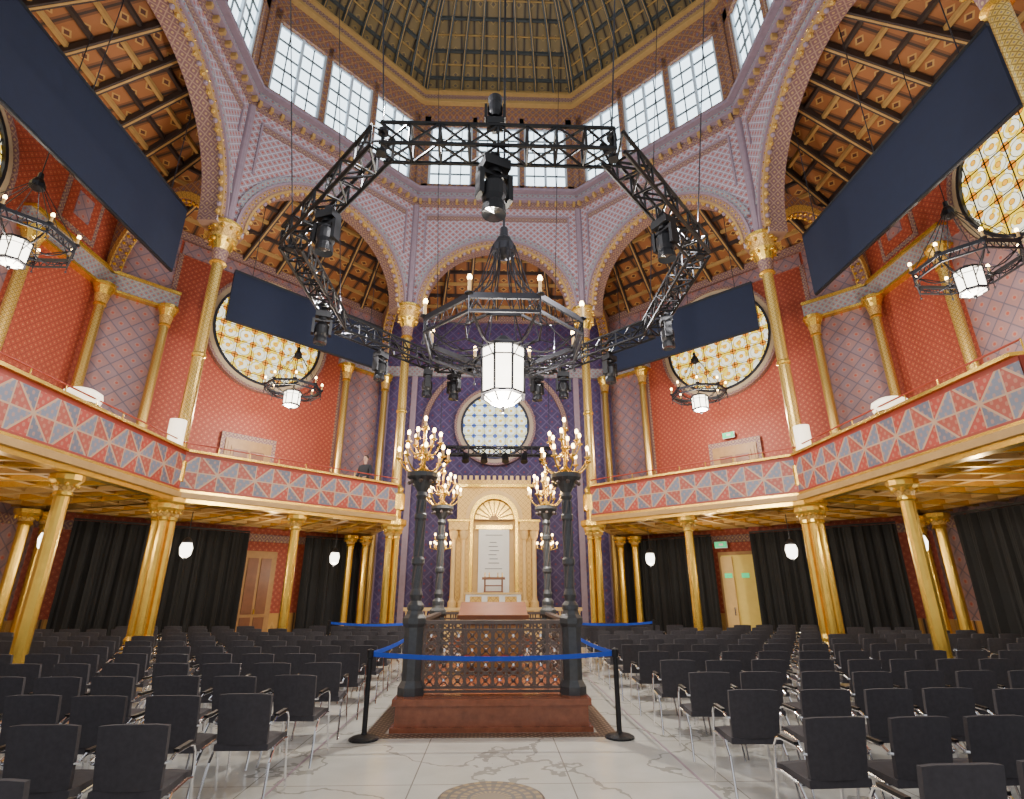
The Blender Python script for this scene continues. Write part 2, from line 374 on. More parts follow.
# ------------------------------------------------------------------ arcade, cornices
ZS=11.8; ZC=16.4; YF=5.85    # YF: y of the near hall columns
for nm,F in VIS:
    m=MB(); n=A_IN; S=n*TN
    a0,a1,sc,RA=-S,S,0,2.78
    ex=(CY-S)-YF
    if nm=='left': a0-=ex; sc=-ex/2; RA+=ex/2
    if nm=='right': a1+=ex; sc=ex/2; RA+=ex/2
    m.arch(F,a0,a1,n,n+.55,11.65,ZS,ZC,sc,RA,LAV,MAUVED)
    m.arcring(F,n-.10,n+.02,sc,ZS,RA-.02,RA+.05,BEAML)
    m.arcring(F,n-.06,n+.02,sc,ZS,RA+.05,RA+.24,ARCHB)
    m.arcring(F,n-.12,n+.02,sc,ZS,RA+.24,RA+.31,MAUVE)
    m.arcring(F,n-.08,n+.02,sc,ZS,RA+.31,RA+.50,BLUEG,0.28,pi-.28)
    for i in range(45):
        t=pi*(i+.5)/45
        c=F.p(sc+(RA-.05)*cos(t),n-.02,ZS+(RA-.05)*sin(t)); m.ball(c,.075,MAUVE if i%2 else CREAMG,6,4)
        c=F.p(sc+(RA+.15)*cos(t),n-.06,ZS+(RA+.15)*sin(t)); m.ball(c,.035,GOLD,5,3)
    m.box(F,-2.9,2.9,n-.05,n,15.98,16.05,MAUVE); m.box(F,-2.9,2.9,n-.03,n,15.78,15.98,MAUVED)
    for s in (-1,1):
        m.box(F,min(s*2.84,s*2.9),max(s*2.84,s*2.9),n-.05,n,14.0 if nm not in('left','right') else 15.0,16.0,MAUVE)
    m.build('wall_arcade_'+nm)
m=MB()
allF=[Fr(pi/4*k) for k in range(8)]
for F in allF:
    n=A_IN
    m.seg(F,n-.10,n+.5,ZC,ZC+.25,MAUVED); m.seg(F,n-.28,n+.5,ZC+.25,ZC+.36,MAUVE); m.seg(F,n-.18,n+.5,ZC+.36,ZC+.62,BLUEG)
    m.seg(F,n-.40,n+.5,ZC+.62,ZC+.74,MAUVE); m.seg(F,n-.34,n+.5,ZC+.74,ZC+.8,MAUVE)
    for i in range(18):
        a=-3.1+6.2*i/17; m.box(F,a-.05,a+.05,n-.26,n-.1,ZC+.08,ZC+.24,BEAML)
    m.seg(F,n-.12,n+.4,21.2,21.7,BROWNW); m.seg(F,n-.35,n+.4,21.7,21.85,BEAML); m.seg(F,n-.28,n+.4,21.85,22.15,MAUVED); m.seg(F,n-.45,n+.4,22.15,22.25,BEAML)
m.build('trim_2')
wn=0
for k,F in enumerate(allF):
    m=MB(); n=A_IN; S=n*TN
    edges=[-S,-2.92,-1.1,-.92,.92,1.1,2.92,S]
    for i in (0,2,4,6): m.box(F,edges[i],edges[i+1],n,n+.4,ZC+.8,21.2,BROWNW)
    m.box(F,-S,S,n,n+.4,ZC+.8,17.6,BROWNW); m.box(F,-S,S,n,n+.4,20.75,21.2,BROWNW)
    m.build('wall_drum' if k==0 else 'wall_drum.%03d'%k)
    m=MB()
    for c in (-2.01,0,2.01):
        m.wall(F,c-.92,c+.92,n+.22,17.6,20.75,GLASS)
        for s in (-.92,-.05,.82): m.box(F,c+s,c+s+.10,n+.1,n+.2,17.6,20.75,WHITE)
        for s in (-.46,.44): m.box(F,c+s-.018,c+s+.018,n+.15,n+.2,17.6,20.75,DOMER)
        for j in range(6):
            z=17.63+j*.618; e=.05 if j in(0,5) else .022
            m.box(F,c-.92,c+.92,n+.14,n+.2,z-e,z+e,WHITE if j in (0,5) else DOMER)
    wn+=1; m.build('window_%d'%wn)
m=MB()
RV=A_IN/cos(pi/8)
def vpos(k):
    a=pi/8+k*pi/4; x=sin(a)*RV; y=CY+cos(a)*RV
    if k in (2,5): y=YF
    return x,y,a
for k in range(8):
    a=pi/8+k*pi/4; d=(sin(a),cos(a)); t=(cos(a),-sin(a))
    zb=11.75 if k in (0,1,7,6) else 16.4
    for off,r,rd in ((0,.12,.06),(-.2,.07,0),(.2,.07,0),(-.34,.04,0),(.34,.04,0)):
        x=d[0]*(RV-rd)+t[0]*off; y=CY+d[1]*(RV-rd)+t[1]*off
        m.lathe(x,y,[(r,zb),(r,16.4)],MAUVE if abs(off)<.3 else BEAML,10)
        m.lathe(x,y,[(r,17.2),(r,21.7)],BROWNW if off==0 else BEAML,8)
m.build('trim_3')
def clus(m,x,y,ang,r=.1,z1=3.8):
    for i in range(4):
        a=ang+pi/4+i*pi/2; column(m,x+.155*cos(a),y+.155*sin(a),.35,z1-.1,r,GOLD,10)
    m.lathe(x,y,[(.42,0),(.42,.25),(.36,.35),(.001,.35)],GOLD,8,ang+pi/8,False)
    m.lathe(x,y,[(.34,z1-.12),(.42,z1-.05),(.42,z1+.12)],GOLD,8,ang+pi/8,False)
for k in (0,1,7,6,2,5):
    x,y,a=vpos(k)
    m=MB()
    clus(m,x,y,-a,.085 if k in (0,7) else .1)
    m.lathe(x,y,[(.22,3.9),(.22,4.3)],GOLD,8)
    pr=[(.32,4.25,GOLD),(.32,4.75,GOLD),(.24,4.85,GOLD),(.27,4.95,GOLD),(.17,5.1,GOLDP),(.15,7.6,GOLD),(.18,7.64,GOLD),(.18,7.7,GOLDP),(.15,7.75,GOLDP),(.15,10.5,GOLD),(.23,10.53,GOLD),(.18,10.6,MAUVED),(.22,10.95,GOLD),(.36,11.3,CREAMG),(.39,11.38,GOLD),(.27,11.42,CREAMG),(.42,11.7,GOLD),(.46,11.74,GOLD),(.46,11.8,GOLD),(.001,11.8)]
    m.lathe(x,y,pr,GOLD,16)
    for zz,rr in ((11.2,.33),(11.6,.38)):
        for i in range(10):
            b=2*pi*i/10; m.ball((x+rr*cos(b),y+rr*sin(b),zz),.065,GOLD,6,4)
    m.build('gilded_hall_column')
for F in (FDL,FDR,FSL,FSR):
    p=F.p(0,A_IN,0); m=MB(); column(m,p[0],p[1],0,3.75,.12,GOLD,12); m.build('gilded_ground_column')
for k in (0,1,6,7):
    a=pi/8+k*pi/4; d=(sin(a),cos(a)); F=Fr(C=(d[0]*(RV+.2),CY+d[1]*(RV+.2)),T=d); L=A_OUT/cos(pi/8)-RV-.2
    m=MB(); m.arch(F,0,L,-.16,.16,11.35,11.4,13.8,L/2,2.0,BROWNW,MAUVED,20)
    for s in (-1,1):
        m.arcring(F,s*.2,s*.16,L/2,11.4,1.98,2.2,CREAMG,0,pi,20)
        for i in range(24):
            t=pi*(i+.5)/24; m.ball(F.p(L/2+1.93*cos(t),s*.1,11.4+1.93*sin(t)),.06,GOLD,5,3)
    m.build('wall_transverse_arch')

# ------------------------------------------------------------------ dome
m=MB(); prof=[(8.05,22.2),(7.75,23.2),(7.25,24.2),(6.5,25.2),(5.5,26.1),(4.2,26.9),(2.6,27.5),(.9,27.9)]
for F in allF:
    P=F.p
    for i in range(len(prof)-1):
        n0,z0=prof[i];n1,z1=prof[i+1]
        L0=i*1.1;L1=L0+1.1
        m.face([P(-n0*TN,n0,z0),P(n0*TN,n0,z0),P(n1*TN,n1,z1),P(-n1*TN,n1,z1)],DOME,[(-n0*TN,L0),(n0*TN,L0),(n1*TN,L1),(-n1*TN,L1)])
        for k in range(0,9):
            f=-1+2*k/8; w=.22 if k in(0,8) else .11
            m.beam(P(f*n0*TN,n0-.06,z0-.03),P(f*n1*TN,n1-.06,z1-.05),w,.18,DOMER)
            m.beam(P(f*n0*TN,n0-.17,z0-.05),P(f*n1*TN,n1-.17,z1-.09),.03,.03,BEAML)
        m.beam(P(-n1*TN,n1-.04,z1-.04),P(n1*TN,n1-.04,z1-.04),.1,.12,DOMER)
        nm_,zm=(n0+n1)/2,(z0+z1)/2
        m.beam(P(-nm_*TN,nm_-.03,zm-.03),P(nm_*TN,nm_-.03,zm-.03),.05,.05,BEAML)
m.build('ceiling_dome')

# ------------------------------------------------------------------ gallery
m=MB()
for F in (FDL,FDR,FSL,FSR):
    m.seg(F,7.75,12.45,3.95,4.2,SOFF)
    m.seg(F,7.72,7.95,4.0,5.0,REDT)
    P=F.p; n=7.705; S=n*TN
    m.face([P(-S,n,4.05),P(S,n,4.05),P(S,n,4.98),P(-S,n,4.98)],PARA,[(-S,0),(S,0),(S,1),(-S,1)])
    m.seg(F,7.62,8.0,5.0,5.06,GOLD); m.seg(F,7.66,8.0,3.99,4.06,GOLD); m.seg(F,7.6,7.9,3.86,3.99,BEAML); m.seg(F,7.68,7.9,3.76,3.86,GOLD)
    for k in range(9):
        f=-1+2*k/8; q=P(f*7.8*TN,7.8,0); m.cyl((q[0],q[1],5.06),(q[0],q[1],5.25),.014,.014,GOLD,6)
    m.cyl(P(-7.8*TN,7.8,5.25),P(7.8*TN,7.8,5.25),.018,.018,REDT,6)
    for k in range(13):
        f=-1+2*k/12; m.beam(P(f*7.8*TN,7.8,3.86),P(f*12.45*TN,12.45,3.86),.12,.18,GOLD if k%3 else BEAML)
    for n in (8.7,9.6,10.5,11.4,12.2): m.seg(F,n-.07,n+.07,3.8,3.95,BEAML)
m.build('gallery_balcony')
for F,s,n in ((FSL,0,8.1),(FSR,0,8.1),(FSL,3.25,8.35),(FSR,-3.25,8.35)):
    p=F.p(s,n,0); mm=MB(); x,y=p[0],p[1]
    if s==0:
        mm.lathe(x,y,[(.001,4.2),(.1,4.2,IRON),(.03,4.25,IRON),(.03,5.15,IRON),(.3,5.17,SHADE),(.34,5.3,SHADE),(.32,5.38,SHADE),(.2,5.45,SHADE),(.001,5.47)],IRON,16)
    else:
        mm.lathe(x-math.copysign(.42,x),y-.28,[(.001,4.2),(.1,4.2,IRON),(.03,4.25,IRON),(.03,5.1,IRON),(.19,5.12,SHADE),(.19,5.75,SHADE),(.001,5.77)],IRON,16)
    mm.build('gallery_floor_lamp')

# ------------------------------------------------------------------ rose windows
def rose(F,s0,z,R,glass,n,num,cell=.56):
    m=MB(); P=F.p; k=48
    for i in range(k):
        a=2*pi*i/k;b=2*pi*(i+1)/k
        m.face([P(s0,n,z),P(s0+R*cos(a),n,z+R*sin(a)),P(s0+R*cos(b),n,z+R*sin(b))],glass,[(0,0),(R*cos(a),R*sin(a)),(R*cos(b),R*sin(b))])
    m.arcring(F,n-.10,n+.08,s0,z,R-.02,R+.07,IRON,0,2*pi,k)
    m.arcring(F,n-.06,n+.1,s0,z,R+.07,R+.24,STONE,0,2*pi,k)
    m.arcring(F,n-.12,n+.1,s0,z,R+.24,R+.34,MAUVED,0,2*pi,k)
    i=-int(R/cell)
    while i*cell<R:
        q=i*cell; h=sqrt(max(0,R*R-q*q)); 
        m.beam(P(s0+q,n-.02,z-h),P(s0+q,n-.02,z+h),.022,.022,IRON); m.beam(P(s0-h,n-.02,z+q),P(s0+h,n-.02,z+q),.022,.022,IRON)
        i+=1
    m.build('window_%d'%num)
rose(FDL,.1,10.95,1.98,STAIN,12.38,9); rose(FDR,-.1,10.95,1.98,STAIN,12.38,10); rose(FSL,-1.0,11.4,1.95,STAIN,12.38,11); rose(FSR,.8,11.4,1.95,STAIN,12.38,12)
rose(FB,0,8.5,1.42,STAINB,12.34,13,.46)

# ------------------------------------------------------------------ curtains, doors, signs
def curtain(F,s0,s1,n,z0,z1):
    m=MB(); k=int(abs(s1-s0)/.05); P=F.p
    f=lambda s:n+.10*sin(s*17)+.04*sin(s*43+1)
    for i in range(k):
        a=s0+(s1-s0)*i/k;b=s0+(s1-s0)*(i+1)/k
        m.face([P(a,f(a),z0),P(b,f(b),z0),P(b,f(b)*.4+n*.6,z1),P(a,f(a)*.4+n*.6,z1)],CURT,None,True)
    m.beam(P(s0,n,z1+.04),P(s1,n,z1+.04),.05,.05,BLACK)
    m.build('blackout_curtain')
curtain(FDL,-4.45,.3,11.85,.02,3.55); curtain(FDL,2.3,4.6,11.85,.02,3.55)
curtain(FDR,-4.6,-1.05,11.85,.02,3.55); curtain(FDR,.3,4.45,11.85,.02,3.55)
curtain(FSR,-3.6,2.5,11.85,.02,3.55)
def door(F,s,z0,w,h,num,lit=False,gal=False):
    m=MB(); n=A_OUT-.06
    if gal:
        m.box(F,s-w/2-.35,s+w/2+.35,n-.08,n,z0,z0+h+.45,MAUVED); m.box(F,s-w/2-.2,s+w/2+.2,n-.12,n,z0,z0+h+.25,OAK)
    m.box(F,s-w/2-.12,s+w/2+.12,n-.14,n,z0,z0+h+.12,OAK)
    m.box(F,s-w/2,s+w/2,n-.17,n-.1,z0,z0+h,YEL if lit else OAK)
    if not lit:
        for a,b in ((-w/2+.08,-.05),(.05,w/2-.08)):
            for c,d in ((.15,.9),(1.0,h-.12)): m.box(F,s+a,s+b,n-.2,n-.16,z0+c,z0+d,WOOD)
        m.box(F,s+.0,s+.03,n-.26,n-.19,z0+1.0,z0+1.15,GOLD)
    else:
        m.box(F,s-w/2,s-w/2+.4,n-.25,n-.2,z0,z0+h-.05,CREAM); m.box(F,s-w/2+.1,s-w/2+.35,n-.28,n-.25,z0+h-.75,z0+h-.6,GREEN); m.box(F,s+.1,s+.35,n-.2,n-.17,z0+h-.75,z0+h-.6,GREEN)
        m.box(F,s-w/2+.3,s-w/2+.34,n-.3,n-.25,z0+.95,z0+1.2,CHROME)
    m.build('door_%d'%num)
door(FDL,.95,0,.95,2.9,1); door(FDR,-.4,0,1.1,2.9,2,True); door(FDL,0,4.2,1.2,2.3,3,False,True); door(FDR,0,4.2,1.2,2.3,4,False,True)
def sign(F,s,z,n=A_OUT-.25):
    m=MB(); m.box(F,s-.2,s+.2,n-.05,n,z,z+.18,GREEN); m.box(F,s-.05,s+.1,n-.055,n-.05,z+.05,z+.13,SIGNW); m.box(F,s-.22,s+.22,n,n+.04,z-.02,z+.2,WHITE); m.build('exit_sign')
sign(FDR,-.75,3.15,11.9); sign(FDR,-.1,7.05)

# ------------------------------------------------------------------ acoustic banners
def banner(F,s0,s1,n,z0,z1,ztop):
    m=MB(); m.box(F,s0,s1,n-.04,n+.04,z0,z1,NAVY); m.beam(F.p(s0,n,z1+.03),F.p(s1,n,z1+.03),.08,.08,BLACK); m.beam(F.p(s0,n,z0-.02),F.p(s1,n,z0-.02),.06,.06,BLACK)
    for f in (.1,.5,.9):
        s=s0+(s1-s0)*f; m.cyl(F.p(s,n,z1),F.p(s,n,ztop),.012,.012,IRON,5)
    m.build('acoustic_banner')
banner(FSL,-5,2.6,8.75,9.85,11.8,15.5); banner(FSR,-2.5,3.65,8.75,9.4,11.25,15.5)
banner(FDL,-2.6,2.75,8.75,9.35,10.95,15.5); banner(FDR,-2.75,2.6,8.75,9.3,10.85,15.5)

# ------------------------------------------------------------------ stage truss and heads
def truss(m,p0,p1,sz=.37,bay=.42):
    p0=Vector(p0);p1=Vector(p1);d=(p1-p0);L=d.length;d.normalize();x=d.cross(Vector((0,0,1))).normalized();z=Vector((0,0,1)); h=sz/2
    C=[x*h+z*h,x*-h+z*h,x*-h-z*h,x*h-z*h]
    for c in C: m.cyl(p0+c,p1+c,.033,.033,BLACK,6)
    k=max(1,int(L/bay))
    for i in range(k):
        a=p0+d*(L*i/k);b=p0+d*(L*(i+1)/k)
        for j in range(4):
            c0,c1=C[j],C[(j+1)%4]
            if i%2: c0,c1=c1,c0
            m.cyl(a+c0,b+c1,.021,.021,BLACK,5,False); m.cyl(a+c0,a+c1,.021,.021,BLACK,5,False)
RT=4.06/cos(pi/8); ZTR=7.85
TV=[]
for k in range(8):
    x=sin(pi/8+k*pi/4)*RT
    if abs(x)>3: x*=.94
    TV.append((x,CY+cos(pi/8+k*pi/4)*RT,ZTR))
m=MB()
for k in range(8):
    truss(m,TV[k],TV[(k+1)%8])
    x,y,z=TV[k]
    for dz in (-.19,.19):
        m.lathe(x,y,[(.001,z+dz-.03),(.08,z+dz-.03),(.08,z+dz+.03),(.001,z+dz+.03)],BLACK,8)
    m.cyl((x,y,z-.19),(x,y,z+.19),.03,.03,BLACK,6)
    m.cyl((x,y,z+.2),(x*1.45,CY+(y-CY)*1.45,22.2),.012,.012,IRON,5)
m.build('lighting_truss_ring')
GLS=plain('lens_glass',(.03,.035,.045),.1,var=0)
def mhead():
    m=MB()
    m.box(W,-.17,.17,-.13,.13,-.14,0,BLACK); m.box(W,-.06,.06,-.04,.04,0,.14,BLACK)
    m.lathe(0,0,[(.1,-.2),(.1,-.14)],BLACK,12)
    m.box(W,-.19,.19,-.06,.06,-.24,-.19,BLACK)
    for s in (-1,1): m.box(W,s*.19-.03,s*.19+.03,-.08,.08,-.56,-.19,BLACK)
    m.lathe(0,0,[(.001,-.26),(.10,-.27),(.15,-.36),(.155,-.55),(.13,-.62),(.15,-.7),(.15,-.78,GLS),(.001,-.76)],BLACK,16)
    return m.build('moving_head_light',True)
MH=mhead()
link('moving_head_light',MH,(-.05,CY-4.06,ZTR-.33),.4,1.15)
o=link('moving_head_light',MH,(-.05,CY-4.06,ZTR+.33),0,.72); o.rotation_euler=(pi,0,0)
for i,(k,f) in enumerate(((0,.1),(0,.6),(1,.35),(2,.5),(4,.5),(5,.65),(6,.4),(6,.9),(7,.15),(7,.5),(7,.85))):
    x,y,z=TV[k]; x2,y2,_=TV[(k+1)%8]
    link('moving_head_light',MH,(x+(x2-x)*f,y+(y2-y)*f,z-.34),i*.7,.95)
m=MB(); truss(m,(-2.2,20.2,6.75),(2.2,20.2,6.75),.3,.4)
for x in (-2.1,2.1): m.cyl((x,20.2,6.85),(x,20.2,14.8),.012,.012,IRON,5)
for x in (-1.8,-1.1,-.4,.4,1.1,1.8):
    m.cyl((x,20.1,6.6),(x,19.95,6.3),.11,.14,BLACK,10); m.box(W,x-.05,x+.05,20.05,20.15,6.5,6.65,BLACK)
m.build('stage_lighting_bar')

# ------------------------------------------------------------------ chandeliers
def chandelier(name,x,y,zr,R,lr,lh,ztop,zc,big):
    m=MB(); V=[(x+R*cos(pi/8+k*pi/4),y+R*sin(pi/8+k*pi/4)) for k in range(8)]
    hb=.13 if big else .12
    m.lathe(x,y,[(.001,ztop+.25*R),(R*.05,ztop+.24*R),(R*.06,ztop+.1*R),(R*hb*.8,ztop+.06*R),(R*hb,ztop),(R*hb*1.25,ztop-.05*R),(R*hb*1.25,ztop-.16*R),(R*.08,ztop-.22*R),(.001,ztop-.25*R)],IRON,8,0,False)
    m.cyl((x,y,ztop),(x,y,zc),.028 if big else .012,.028 if big else .012,IRON,6)
    th=.038 if big else .026
    for k in range(8):
        a=V[k];b=V[(k+1)%8]
        m.beam((*a,zr),(*b,zr),th*1.4,th*3,IRON); m.beam((*a,zr-.18*R),(*b,zr-.18*R),th,th*1.5,IRON)
        for f in (0,.2,.4,.6,.8):
            px=a[0]+(b[0]-a[0])*f;py=a[1]+(b[1]-a[1])*f
            m.cyl((px,py,zr-.18*R),(px+(b[0]-a[0])*.1,py+(b[1]-a[1])*.1,zr),.010,.010,IRON,4,False)
            m.cyl((px+(b[0]-a[0])*.2,py+(b[1]-a[1])*.2,zr-.18*R),(px+(b[0]-a[0])*.1,py+(b[1]-a[1])*.1,zr),.010,.010,IRON,4,False)
        pts=[]
        for i in range(7):
            f=i/6; rr=R*(.12+.88*f**2.2); pts.append((x+(a[0]-x)/R*rr,y+(a[1]-y)/R*rr,ztop-.1*R+(zr-ztop+.1*R)*f))
        if big:
            m.tube(pts,.018,IRON,5)
            m.cyl((x+(a[0]-x)*.15,y+(a[1]-y)*.15,ztop-.1),(x+(a[0]-x)*.5,y+(a[1]-y)*.5,zr+.05),.014,.014,IRON,5)
            c2=V[(k+1)%8]
            m.beam((x+(a[0]-x)*.5,y+(a[1]-y)*.5,zr+.05),(x+(c2[0]-x)*.5,y+(c2[1]-y)*.5,zr+.05),.03,.06,IRON)
            m.cyl((x+(a[0]-x)*.5,y+(a[1]-y)*.5,zr+.05),(*a,zr),.014,.014,IRON,5)
        else: m.cyl(pts[0],(*a,zr),.010,.010,IRON,5)
        pa=[]
        for i in range(7):
            f=i/6; rr=R-(R-lr*1.05)*f; pa.append((x+(a[0]-x)/R*rr,y+(a[1]-y)/R*rr,zr-.05*R-.22*R*sin(pi*f*.9)+(-.1*R)*f))
        m.tube(pa,th*.6,IRON,5)
        m.cyl((*a,zr-.1*R),(x+(a[0]-x)*lr/R,y+(a[1]-y)*lr/R,zr-.42*R),.012,.012,IRON,5)
        r2=.04 if big else .03; h=.26 if big else .14
        m.lathe(a[0],a[1],[(r2*.5,zr),(r2*2.2,zr+.04),(r2*2.2,zr+.06),(r2*.9,zr+.07,CREAM),(r2*.8,zr+.07+h,CREAM),(.001,zr+.07+h)],IRON,8)
        m.ball((a[0],a[1],zr+.07+h+r2*1.3),r2*1.2,BULB,8,5,1.5)
        m.cyl((*a,zr),(*a,zr-.30*R),th*.6,th*.3,IRON,5); m.ball((a[0],a[1],zr-.31*R),th,IRON,6,4)
    zt=zr-(.24 if big else .18)*R; zb=zt-lh
    m.lathe(x,y,[(lr*.25,zt+lh*.35,IRON),(lr*.55,zt+lh*.2,IRON),(lr*1.08,zt+.04,IRON),(lr*1.08,zt,IRON),(lr*.98,zt,LAMP),(lr*.94,zb,IRON),(lr*1.02,zb,IRON),(lr*1.02,zb-.04,IRON),(lr*.85,zb-.05,LAMP),(lr*.5,zb-lh*.2,LAMP),(.04,zb-lh*.27,IRON),(.03,zb-lh*.4,IRON),(.001,zb-lh*.42)],IRON,8,pi/8,False)
    q=.026 if big else .014
    for k in range(8):
        a=pi/8+k*pi/4; c,s_=cos(a),sin(a)
        m.cyl((x+c*lr*1.0,y+s_*lr*1.0,zt),(x+c*lr*.96,y+s_*lr*.96,zb),q,q,IRON,5)
        m.cyl((x+c*lr*.87,y+s_*lr*.87,zb-.05),(x+c*lr*.5,y+s_*lr*.5,zb-lh*.2),q*.6,q*.6,IRON,5)
        b2=a+pi/4
        m.cyl((x+c*lr,y+s_*lr,zt-lh*.22),(x+cos(b2)*lr,y+sin(b2)*lr,zt-lh*.22),q*.6,q*.6,IRON,4,False)
    return m.build(name)
chandelier('octagonal_chandelier',.15,CY,6.8,1.7,.47,.95,9.05,27.5,True)
for F in (FDL,FDR): 
    p=F.p(0,10.1,0); chandelier('aisle_chandelier',p[0]+(.3 if F is FDL else -.1),p[1],8.2,.9,.27,.42,9.5,14.7,False)
chandelier('aisle_chandelier',-10.1,10.0,8.8,.98,.27,.45,10.2,14.7,False)
chandelier('aisle_chandelier',10.2,9.85,8.4,.98,.27,.45,9.85,14.7,False)

for F,s,n in ((FDL,-2.3,9.3),(FDL,2.4,9.9),(FDR,-2.4,9.9),(FDR,2.3,9.3),(FSR,-2.4,9.9),(FSL,2.4,9.9)):
    p=F.p(s,n,0); m=MB(); x,y=p[0],p[1]
    m.cyl((x,y,3.76),(x,y,3.05),.012,.012,IRON,5)
    m.lathe(x,y,[(.001,3.1),(.07,3.05,IRON),(.12,2.98,IRON),(.12,2.93,LAMP),(.16,2.8,LAMP),(.13,2.62,LAMP),(.05,2.55,IRON),(.001,2.48)],IRON,10)
    m.build('gallery_pendant_lantern')

# ------------------------------------------------------------------ bimah
m=MB()
m.box(W,-1.26,1.26,8.02,12.08,0,.30,MARB); m.box(W,-1.31,1.31,7.97,12.13,0,.06,MARB); m.box(W,-1.30,1.30,7.99,12.11,.30,.38,MARB)
def panel(m,F,s0,s1,n,z0,z1):
    w=s1-s0; c=int(round(w/.19)); r=4; dx=w/c; dz=(z1-z0-.16)/r
    for z in (z0,z1-.14,z0+.05): m.box(F,s0,s1,n-.025,n+.025,z,z+.03,IRONB)
    m.box(F,s0,s1,n-.05,n+.05,z1-.05,z1,IRONB)
    for i in range(c+1): m.box(F,s0+i*dx-.011,s0+i*dx+.011,n-.014,n+.014,z0,z1,IRONB)
    for i in range(c):
        for j in range(r):
            cx=s0+(i+.5)*dx; cz=z0+.05+(j+.5)*dz
            pts=[F.p(cx+dx*.46*cos(a),n,cz+dz*.46*sin(a)) for a in [2*pi*k/10 for k in range(10)]]
            m.tube(pts,.016,IRONB,4,True)
            m.ball(F.p(cx,n,cz),.03,CHROME if (i+j)%2 else IRONB,6,4)
            for sg in (-1,1): m.cyl(F.p(cx-dx*.48,n,cz-sg*dz*.48),F.p(cx+dx*.48,n,cz+sg*dz*.48),.011,.011,IRONB,4,False)
    for i in range(c*2):
        cx=s0+(i+.5)*dx/2; m.cyl(F.p(cx,n,z1-.13),F.p(cx,n,z1-.05),.014,.024,IRONB,4,False)
panel(m,W,-.96,.96,8.35,.40,1.32)
FX=Fr(C=(0,0),T=(0,1))
panel(m,FX,8.5,11.6,1.08,.40,1.32); panel(m,FX,8.5,11.6,-1.08,.40,1.32)
panel(m,W,-1.0,-.4,11.75,.40,1.32); panel(m,W,.4,1.0,11.75,.40,1.32)
m.tube([(-.42+.84*i/12,8.28,.84+.03*sin(i*1.7)) for i in range(13)],.02,REDT,5)
m.build('bimah_platform')
def pillar(x,y):
    m=MB(); z=.38
    m.lathe(x,y,[(.19,z),(.19,z+.1),(.165,z+.14),(.14,z+.18),(.14,z+.85),(.175,z+.9),(.175,z+.97),(.13,z+1.02),(.11,z+1.08)],PEW,8,pi/8,False)
    m.lathe(x,y,[(.12,1.46),(.12,1.52),(.075,1.58),(.095,1.66),(.07,1.74),(.07,2.05),(.095,2.09),(.095,2.15),(.068,2.19),(.065,2.7),(.09,2.74),(.09,2.8),(.063,2.84),(.06,3.02),(.09,3.08),(.07,3.14),(.16,3.3),(.24,3.36),(.24,3.42),(.001,3.44)],PEW,16)
    for k in range(8):
        a=k*pi/4
        pts=[(x+.07*cos(a+f*2.4),y+.07*sin(a+f*2.4),1.76+f*1.25) for f in [i/10 for i in range(11)]]
        m.tube(pts,.011,IRONB if k%2 else PEW,4)
        m.ball((x+.20*cos(a),y+.20*sin(a),3.28),.035,IRONB,6,4)
    m.lathe(x,y,[(.05,3.42),(.08,3.5),(.03,3.56),(.03,3.8),(.07,3.85),(.025,3.9),(.025,4.12),(.06,4.14),(.06,4.16),(.02,4.17)],GOLD,10)
    def candle(px,py,pz):
        m.lathe(px,py,[(.012,pz),(.05,pz+.02),(.05,pz+.035),(.02,pz+.04,CREAM),(.02,pz+.13,CREAM),(.001,pz+.13)],GOLD,8)
        m.ball((px,py,pz+.17),.027,BULB,8,5,1.6)
    for nn,rr,zz in ((8,.38,3.52),(6,.25,3.80)):
        for k in range(nn):
            a=2*pi*k/nn+.2
            pts=[]
            for i in range(7):
                f=i/6; r=.03+(rr-.03)*f; pts.append((x+r*cos(a),y+r*sin(a),zz-.10*sin(pi*f)+.10*f*f))
            m.tube(pts,.012,GOLD,5); candle(pts[-1][0],pts[-1][1],pts[-1][2])
            m.ball((x+rr*.5*cos(a),y+rr*.5*sin(a),zz-.12),.03,GOLD,6,4)
    candle(x,y,4.15)
    m.build('candelabrum_pillar')
for x in (-1.11,1.11):
    for y in (8.35,11.75): pillar(x,y)
m=MB()
m.box(W,-.5,.5,10.2,10.9,.38,1.25,WOOD); m.box(W,-.62,.62,10.1,11.0,1.25,1.32,WOOD)
m.face([(-.6,10.12,1.32),(.6,10.12,1.32),(.6,10.95,1.52),(-.6,10.95,1.52)],WOOD); m.face([(-.6,10.95,1.32),(.6,10.95,1.32),(.6,10.95,1.52),(-.6,10.95,1.52)],WOOD)
for a,b in ((-.45,-.03),(.03,.45)): m.box(W,a,b,10.17,10.2,.5,1.15,OAK)
m.build('reading_desk')

